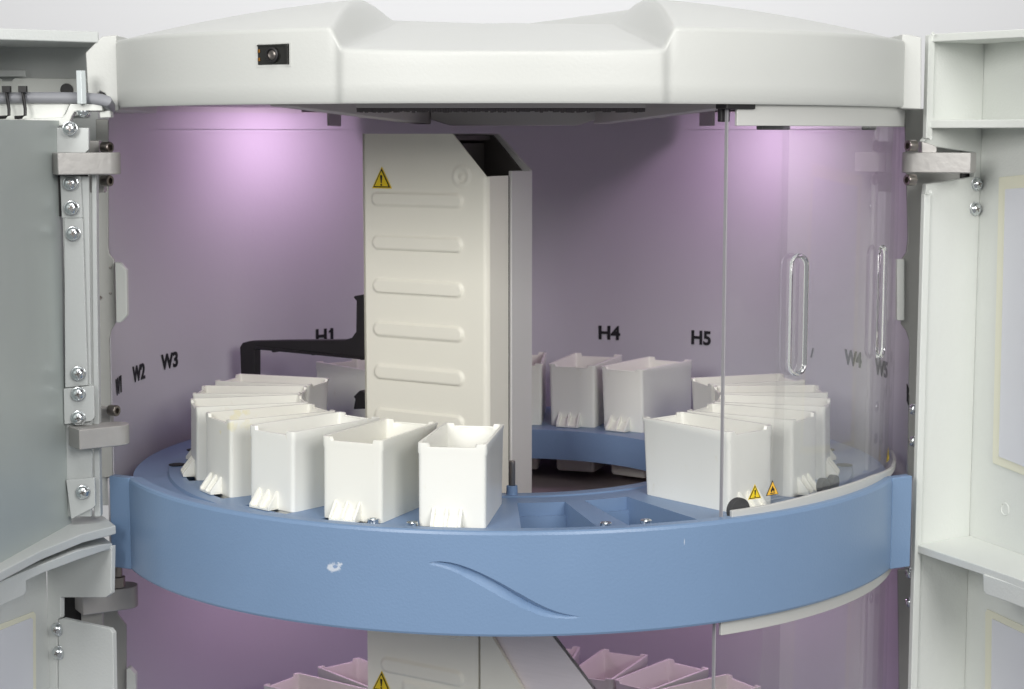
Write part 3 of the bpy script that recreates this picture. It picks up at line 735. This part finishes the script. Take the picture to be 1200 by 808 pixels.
# ---- hinges ------------------------------------------------------------------
def hinge(pts_plan, z0, z1, parent, block=None, screws=()):
    h = empty("hinge", parent=parent) if False else None
    b = MB(); b.plan(pts_plan, z0, z1)
    o = b.build("hinge", M['hinge'], parent, bevel=.004)
    return o
def xy(u, y): return (at(u, 157, y=y).x, y)
def round_end(p, q, w, n=10):
    """plan outline of a bar from p to q, rounded at q"""
    p, q = Vector(p), Vector(q); d = (q-p).normalized(); s = Vector((-d.y, d.x))
    pts = [p-s*w, q-s*w]
    for i in range(1, n): t = -PI/2+PI*i/n; pts.append(q+d*(w*cos(t))+s*(w*sin(t)))
    return pts+[q+s*w, p+s*w]
hp = inst
def zat(v, y): return at(600, v, y=y).z
yh = -.47; yhl = -.605
for (ul, ur, v0, v1, nm) in ((62, 123, 179, 205, 'a'), (76, 125, 500, 524, 'b'), (76, 131, 690, 716, 'c')):
    y = -.40 if nm == 'c' else yhl; pl_ = round_end(xy(ul, y-.02), xy(ur, y+.05), .042)
    hinge(pl_, zat(v1, y), zat(v0, y), inst)
hinge(round_end(xy(1142, yh-.02), xy(1075, yh+.05), .042), zat(203, yh), zat(179, yh), inst)
# hinge blocks and cap screws
for (u0, v0, u1, v1) in ((104, 165, 116, 181), (104, 203, 122, 226), (114, 478, 130, 502)):
    plate([(u0, v0), (u1, v0), (u1, v1), (u0, v1)], y=-.44, th=.04, name="hinge_block", m='hinge', parent=inst)
plate([(1080, 166), (1088, 168), (1098, 172), (1098, 181), (1080, 181)], y=-.44, th=.04, name="hinge_block", m='hinge', parent=inst)
for u, v in ((121, 173), (121, 212), (129, 481)):
    p = at(u, v, y=-.47); socket_screw(p, (.9, -.42, 0), .0165, .026, inst)
for u, v in ((1072, 171), (1071, 211)):
    p = at(u, v, y=-.47); socket_screw(p, (-.9, -.42, 0), .0165, .026, inst)
p = at(138, 676, y=-.40); b = MB(); b.lathe(p-Vector((0, 0, .03)), (0, 0, 1), [(.022, 0), (.022, .03), (.014, .032), (.014, .06)], 24); b.build("hinge_pin", M['steel'], inst)

# ---- right door ----------------------------------------------------------------
rd = empty("side_door", parent=inst)
RA_, RB_ = (1.21, -.42), (1.40, -.30); rpl = (RA_, RB_); RC_ = (1.478, -.51); rbl = (RB_, RC_)
Rend = (RB_[0]+.078*3.4, RB_[1]-.21*3.4)
ztop = at(1079, 40, pl=rpl).z
def rpz(u, v): return at(u, v, pl=rpl)
nv = Vector((.534, -.845, 0))
b = MB(); A3 = Vector((*RA_, 0)); B3 = Vector((*RB_, 0)); nn = Vector((B3.y-A3.y, -(B3.x-A3.x), 0)).normalized(); nn = nn if nn.x < 0 or nn.y > 0 else -nn
zlow = -1.35
outl = [Vector((A3.x, A3.y, ztop)), Vector((B3.x, B3.y, ztop)), Vector((B3.x, B3.y, zlow)), Vector((A3.x, A3.y, zlow)), Vector((A3.x, A3.y, rpz(1079, 226).z)), rpz(1086, 216), rpz(1141.5, 207.5), rpz(1142, 179), rpz(1090, 171.5), rpz(1082, 166), Vector((A3.x, A3.y, rpz(1080, 160).z))]
offv = Vector((-.535, .845, 0))*.02
b.prism(outl, offv); b.build("end_plate", M['door'], rd, bevel=.004)
# rolled front edge of the end plate
b = MB()
for z0_, z1_ in ((zlow, rpz(1079, 228).z), (rpz(1080, 163).z, ztop-.002)):
    b.plan([(A3.x-.006, A3.y-.012), (A3.x+.016, A3.y+.0), (A3.x+.010, A3.y+.012), (A3.x-.014, A3.y+.004)], z0_, z1_)
b.build("edge_bead", M['door'], rd, bevel=.003)
b = MB(); b.prism([(RB_[0], RB_[1], zlow), (Rend[0], Rend[1], zlow), (Rend[0], Rend[1], ztop), (RB_[0], RB_[1], ztop)], (.03, .012, 0)); b.plan([(1.385, -.2875), (1.4005, -.2993), (1.432, -.288), (1.42, -.26), (1.385, -.26)], zlow+.001, ztop-.001); b.build("door_skin", M['door'], rd)
def curve_front(z, pts): return [(at(u, v, z=z).x, at(u, v, z=z).y) for u, v in pts]
def shelf(z0, z1, edge, name="door_flange"):
    """flange between the curved front edge and the skin"""
    xyp = [RA_]+edge+[Rend, RB_]
    bb = MB(); bb.plan(xyp, z0, z1); return bb.build(name, M['door'], rd, bevel=.003)
shelf(ztop-.022, ztop+.001, [(1.30, -.53), (1.43, -.69), (1.55, -.87), (1.62, -1.0)])
shelf(1.052, 1.076, [(1.30, -.50), (1.40, -.63), (1.48, -.78), (1.58, -1.0)])
zm = at(1082, 637, pl=rpl).z
shelf(zm-.024, zm, [(1.265, -.54), (1.32, -.655), (1.389, -.81), (1.45, -.98)])
b = MB(); b.prism([(1.335, -.70, zm-.02), (1.389, -.812, zm-.02), (1.45, -.982, zm-.02), (1.45, -.982, zm-.075), (1.389, -.812, zm-.075), (1.342, -.715, zm-.075), (1.337, -.705, zm-.068)], (.02, .008, 0)); b.build("door_flange", M['door'], rd, bevel=.003)
# windows
def window(outer, inner, name="window"):
    bb = MB(); nsk = Vector((-.937, -.348, 0))
    def q(u, v, k): return at(u, v, pl=rbl)+nsk*k
    bb.prism([q(u, v, .001) for u, v in outer], nsk*.004); w = bb.build(name, M['gasket'], rd, bevel=.0015)
    bb = MB(); bb.prism([q(u, v, .006) for u, v in inner], nsk*.002); bb.build("pane", M['pane'], w)
window([(1172, 208), (1290, 196), (1290, 592), (1165, 543), (1164.5, 538)], [(1180.5, 222), (1284, 214), (1284, 580), (1173, 535)])
window([(1158, 714), (1290, 775), (1290, 1000), (1155, 1000), (1156, 718)], [(1165, 725), (1286, 782), (1286, 990), (1162, 990)])
for u, v in ((1144, 216), (1142, 245)):
    p = at(u, v, pl=rpl); screw(p+Vector((.534, -.845, 0))*.001, (.3, -.95, 0), .0185, rd)
p = at(1080.5, 226, pl=rpl); 
for u, v in ((1083, 40.5), (1080.5, 162), (1080.5, 225), (1073.5, 641)):
    p = at(u, v, pl=rpl); socket_screw(p+Vector((.02, -.02, 0)), (.35, -.94, 0), .0055, .002, rd, "plug", M['door'])
p = at(1178, 597, pl=rbl); b = MB(); b.lathe(p, (-.937, -.348, 0), [(.02, 0), (.02, .002), (.017, .003), (.016, .001)], 28); b.build("plug", M['door'], rd)

plate([(1074, 166), (1128, 166), (1128, 226), (1074, 226)], y=-.262, th=.01, name="edge_profile", m='post', parent=rd)
plate([(1126, 168), (1150, 174), (1150, 214), (1126, 222)], y=-.27, th=.01, name="hinge_pocket", m='black', parent=rd)
# ---- left doors -----------------------------------------------------------------
ld = empty("side_door", parent=inst)
zf = at(137, 617, y=-.60).z                         # flange top
SA, SB = tuple(at(84, 613, z=zf).xy), tuple(at(0, 660, z=zf).xy); spl = (SA, SB); SE = (2*SB[0]-SA[0], 2*SB[1]-SA[1])
ztl = at(115, 37, y=-.50).z
b = MB(); b.prism([(SA[0], SA[1], zf), (SE[0], SE[1], zf), (SE[0], SE[1], at(0, 150, pl=spl).z+.02), (SA[0], SA[1], at(75, 150, pl=spl).z+.02)], (-.01, .002, 0)); b.build("sheet_cover", M['sheet'], ld)
# outer skin behind the sheet
b = MB(); b.plan([(-1.24, -.19), (-1.58, -.19), (-1.62, -1.3), (-1.59, -1.3), (-1.55, -.215), (-1.24, -.215)], zf-.02, ztl-.001); b.build("door_skin", M['doorgrey'], ld)
# bottom flange, curved front edge
def lplan(z, px): return [tuple(at(u, v, z=z).xy) for u, v in px]
edge = lplan(zf, [(119, 603), (136, 616), (97, 626), (48, 645.6), (0, 670.6), (-60, 706)])
b = MB(); b.plan(edge+[(SE[0]-.1, SE[1]), (-1.37, -.18)], zf-.026, zf); b.build("door_flange", M['doorgrey'], ld, bevel=.004)
# bracket strips with screws
yb_ = SA[1]-.035
plate([(107, 200), (113, 200), (113.5, 290), (117, 560), (118, 606), (110, 606)], y=yb_+.03, th=.03, name="edge_profile", m='bracket', parent=ld)
plate([(66, 150), (104, 150), (104, 176), (99, 180), (66, 180)], y=yb_+.01, th=.014, name="bracket_plate", m='bracket', parent=ld)
plate([(75, 205), (104, 207), (108, 560), (107, 606), (78, 606)], y=yb_+.012, th=.012, name="bracket_plate", m='bracket', parent=ld)
plate([(70, 206), (72, 256), (97, 256), (94, 206)], y=yb_, th=.011, name="bracket_plate", m='bracket', parent=ld)
plate([(75, 256), (97, 256), (103, 452), (76, 455)], y=yb_-.002, th=.013, name="bracket_plate", m='bracket', parent=ld)
plate([(74, 456), (110, 452), (111, 490), (107, 494), (75, 498)], y=yb_-.004, th=.013, name="bracket_plate", m='bracket', parent=ld)
plate([(77, 563), (111, 560), (112, 592), (109, 596), (83, 609)], y=yb_-.004, th=.013, name="bracket_plate", m='bracket', parent=ld)
for u, v in ((82, 151), (83, 215), (84, 244), (86, 274), (92, 438), (92, 462), (92, 490), (97.5, 577)):
    p = at(u, v, y=yb_-.006); screw(p, (.10, -1, .05), .0185, ld)
b = MB(); q0 = at(64, 182, y=-.31); q1 = at(104, 205, y=-.31)
plate([(66, 176), (103, 178), (103, 210), (66, 212)], y=yb_+.045, th=.01, name="hinge_pocket", m='black', parent=ld)
plate([(66, 205), (71, 205), (72, 254), (67, 254)], y=yb_+.010, th=.01, name="hinge_pocket", m='black', parent=ld)
plate([(75, 522), (84, 524), (84, 541), (76, 540)], y=yb_+.035, th=.01, name="hinge_pocket", m='black', parent=ld)
# top tray: flange, back wall, cable ledge
topf = lplan(ztl, [(115.5, 37), (60, 35.2), (0, 33.2), (-60, 31.5)])
tbk = at(99, 64, z=ztl-.032)
zt0 = ztl
b = MB(); b.plan(topf+[(-2.0, topf[-1][1]), (-2.0, tbk.y), (tbk.x, tbk.y)], zt0-.032, zt0); b.build("door_flange", M['doorgrey'], ld, bevel=.004)
def off(k): return ((SA[0]+k+.00, SA[1]+.10), (SB[0]+k, SB[1]))
plate([(-30, 93), (0, 92), (3, 95), (13, 95), (17, 91.5), (102, 92.5), (102, 136), (-30, 138)], y=-.235, th=.012, name="tray_panel", m='white', parent=ld)
plate([(-10, 82), (30, 82), (30, 90), (-10, 90)], y=-.26, th=.012, name="tray_panel", m='doorgrey', parent=ld)
p = at(78, 105.5, y=-.24); b = MB(); b.lathe(p+Vector((0, .004, 0)), (0, -1, 0), [(.019, 0), (.019, .004)], 24); b.build("tray_hole", M['black'], ld)
yl = -.56
lz0, lz1 = at(60, 150, y=yl).z, at(60, 122, y=yl).z
# stepped white ledge (cable tray) under the cable
plate([(-60, 152), (27, 149.5), (55, 149.5), (80, 147), (84, 136.5), (88, 131), (120, 130), (120, 122.5), (82, 122), (77, 133), (73, 138), (-60, 142)], y=yl, th=.03, name="cable_ledge", m='white', parent=ld)
plate([(-60, 124), (82, 122), (74, 138.5), (-60, 143)], y=yl+.028, th=.008, name="cable_ledge", m='white', parent=ld)
plate([(116, 131), (129, 129.5), (130, 138), (117, 138.5)], y=yl+.02, th=.04, name="rubber_bumper", m='white', parent=ld)
# cable with ties and standoff
cp = [at(u, v, y=y) for u, v, y in ((-60, 117, -0.540), (-20, 116, -0.535), (30, 115, -0.530), (70, 115, -0.530), (100, 115.5, -0.540), (118, 117, -0.560), (125, 119, -0.570), (128, 124, -0.530), (128.5, 130, -0.460))]
b = MB(); b.tube(cp, .0165, 18); b.build("cable", M['cable'], ld)
for u in (7.5, 26.5):
    b = MB(); p0 = at(u, 115, y=-0.535)
    b.tube([at(u-1, 103, y=-0.530), at(u, 106, y=-0.556), at(u+1.5, 118, y=-0.562), at(u+3, 128, y=-0.570), at(u+3, 135, y=-0.572), at(u-1, 137.5, y=-0.572), at(u-9, 138, y=-0.570)], .0048, 8)
    q = at(u, 106, y=-0.560); b.box((q.x-.011, q.y-.006, q.z-.006), (q.x+.011, q.y+.012, q.z+.012))
    b.build("cable_tie", M['black'], ld)
p0, p1 = at(96, 122, y=-0.580), at(94.5, 83, y=-0.580); b = MB(); b.cyl(p0, (p0.x-.001, p0.y, p1.z), .0145, n=6); b.build("standoff", M['zinc'], ld, bevel=.001)
p0 = at(98, 131.5, y=-0.570); screw(p0+Vector((0, 0, .004)), (0, 0, -1), .02, ld)
plate([(-30, 153), (34, 153), (34, 157), (-30, 157)], y=-.30, th=.01, name="tray_slot", m='black', parent=ld)
# lower-left door
l2 = empty("side_door", parent=inst)
zf2 = at(131, 638, y=-.60).z
e2 = lplan(zf2, [(120, 628), (132, 637), (120, 639), (90, 647), (48, 664), (0, 685), (-60, 715)])
b = MB(); b.plan(e2+[(SE[0]-.1, SE[1]), (-1.37, -.3)], zf2-.020, zf2); b.build("door_flange", M['doorgrey'], l2, bevel=.004)
# front lip with the step down near the left
fl = [(132, 637), (132, 643), (125, 645), (90, 657), (50, 672), (31, 681), (31, 693), (28, 698), (0, 711), (-60, 745), (-60, 712), (0, 682), (48, 662), (90, 646), (120, 638.5)]
b = MB(); lp = (tuple(at(132, 637, z=zf2).xy), tuple(at(0, 685, z=zf2).xy))
b.prism([at(u, v, pl=lp) for u, v in fl], (-.02, .008, 0)); b.build("door_lip", M['doorgrey'], l2, bevel=.003)
epl = (tuple(at(131, 640, y=-.60).xy), tuple((at(131, 640, y=-.60).x-.20, -.48)))
def e(u, v): return at(u, v, pl=epl)
b = MB(); b.prism([e(131, 640), e(55, 652), e(55, 850), e(67, 850), e(67, 727), e(71, 724), e(71, 700.5), e(124, 700.5), e(130, 696)], Vector((.5, .85, 0))*.018); b.build("end_plate", M['doorgrey'], l2, bevel=.003)
b = MB(); b.prism([e(68, 727), e(73, 725), e(128, 737), e(132, 742), e(134, 850), e(68, 850)], Vector((.5, .85, 0))*.018); b.build("end_plate", M['doorgrey'], l2, bevel=.003)
q = e(55, 700); skpl = ((q.x, q.y), (q.x-.075, q.y-.21))
b = MB(); b.prism([(skpl[0][0], skpl[0][1], zf2-.01), (q.x-.075*4, q.y-.21*4, zf2-.01), (q.x-.075*4, q.y-.21*4, -1.35), (skpl[0][0], skpl[0][1], -1.35)], (-.03, .01, 0)); b.build("door_skin", M['doorgrey'], l2)
nsk2 = Vector((.942, -.336, 0))
def q2(u, v, k): return at(u, v, pl=skpl)+nsk2*k
b = MB(); b.prism([q2(u, v, .001) for u, v in ((38, 717), (-60, 755), (-60, 1000), (42, 1000), (40.5, 720))], nsk2*.004); w = b.build("window", M['gasket'], l2, bevel=.0015)
b = MB(); b.prism([q2(u, v, .006) for u, v in ((34, 724), (-60, 762), (-60, 1000), (37, 1000), (36, 726))], nsk2*.002); b.build("pane", M['pane'], w)
for u, v in ((68, 737.5), (69.5, 765)):
    p = e(u, v); screw(p+Vector((-.5, -.85, 0))*.001, (-.2, -.97, .05), .0185, l2)
plate([(69, 699), (95, 701), (95, 732), (69, 728)], y=-.38, th=.01, name="hinge_pocket", m='black', parent=l2)
plate([(95, 716), (120, 718), (120, 740), (95, 736)], y=-.40, th=.02, name="edge_profile", m='post', parent=l2)

# ================================================================== background and light
b = MB(); b.box((-14, 6.0, -6), (14, 6.05, 9)); bg = b.build("background", M['back']); bg["kind"] = "structure"; bg["label"] = "plain pale grey studio backdrop behind the machine"
w = bpy.data.worlds.new("World"); sc.world = w; w.use_nodes = True
w.node_tree.nodes["Background"].inputs[0].default_value = (.97, .985, 1, 1); w.node_tree.nodes["Background"].inputs[1].default_value = .27
def area(name, loc, tgt, sx, sy, p, col=(1, 1, 1)):
    l = bpy.data.lights.new(name, 'AREA'); l.shape = 'RECTANGLE'; l.size = sx; l.size_y = sy; l.energy = p; l.color = col
    o = bpy.data.objects.new(name, l); C.objects.link(o); o.location = loc
    o.rotation_euler = (Vector(tgt)-Vector(loc)).to_track_quat('-Z', 'Y').to_euler(); return o
area("softbox", (-3.1, -7.0, 3.0), (0, 0, .1), 2.6, 2.6, 285, (1, .99, .96))
area("softbox", (3.1, -7.0, 3.0), (0, 0, .1), 2.6, 2.6, 255, (1, .99, .96))
area("overhead_softbox", (0, -4.2, 6.2), (0, -.8, .2), 4.0, 2.6, 155, (1, .99, .97))
area("backdrop_fill_light", (0, 3.2, 5.5), (0, 6, 1.0), 6, 1.2, 205)  # added fill that brightens the backdrop, not a source known to exist
def low_lamp(a, p):
    ld_ = bpy.data.lights.new("chamber_lamp", 'AREA'); ld_.shape = 'DISK'; ld_.size = .08; ld_.energy = p; ld_.color = (1, .66, 1)
    lo = bpy.data.objects.new("chamber_lamp", ld_); C.objects.link(lo); lo.parent = ceil; lo.location = pol(a, .80, -.225)
for a in (R(-133), R(127)): low_lamp(a, 2.3)

sc.view_settings.view_transform = 'Standard'; sc.view_settings.look = 'None'; sc.view_settings.exposure = 0; sc.view_settings.gamma = 1
sc.render.engine = 'CYCLES'
sc.cycles.max_bounces = 10; sc.cycles.transparent_max_bounces = 16; sc.cycles.use_denoising = True
sc.cycles.caustics_reflective = False; sc.cycles.caustics_refractive = False
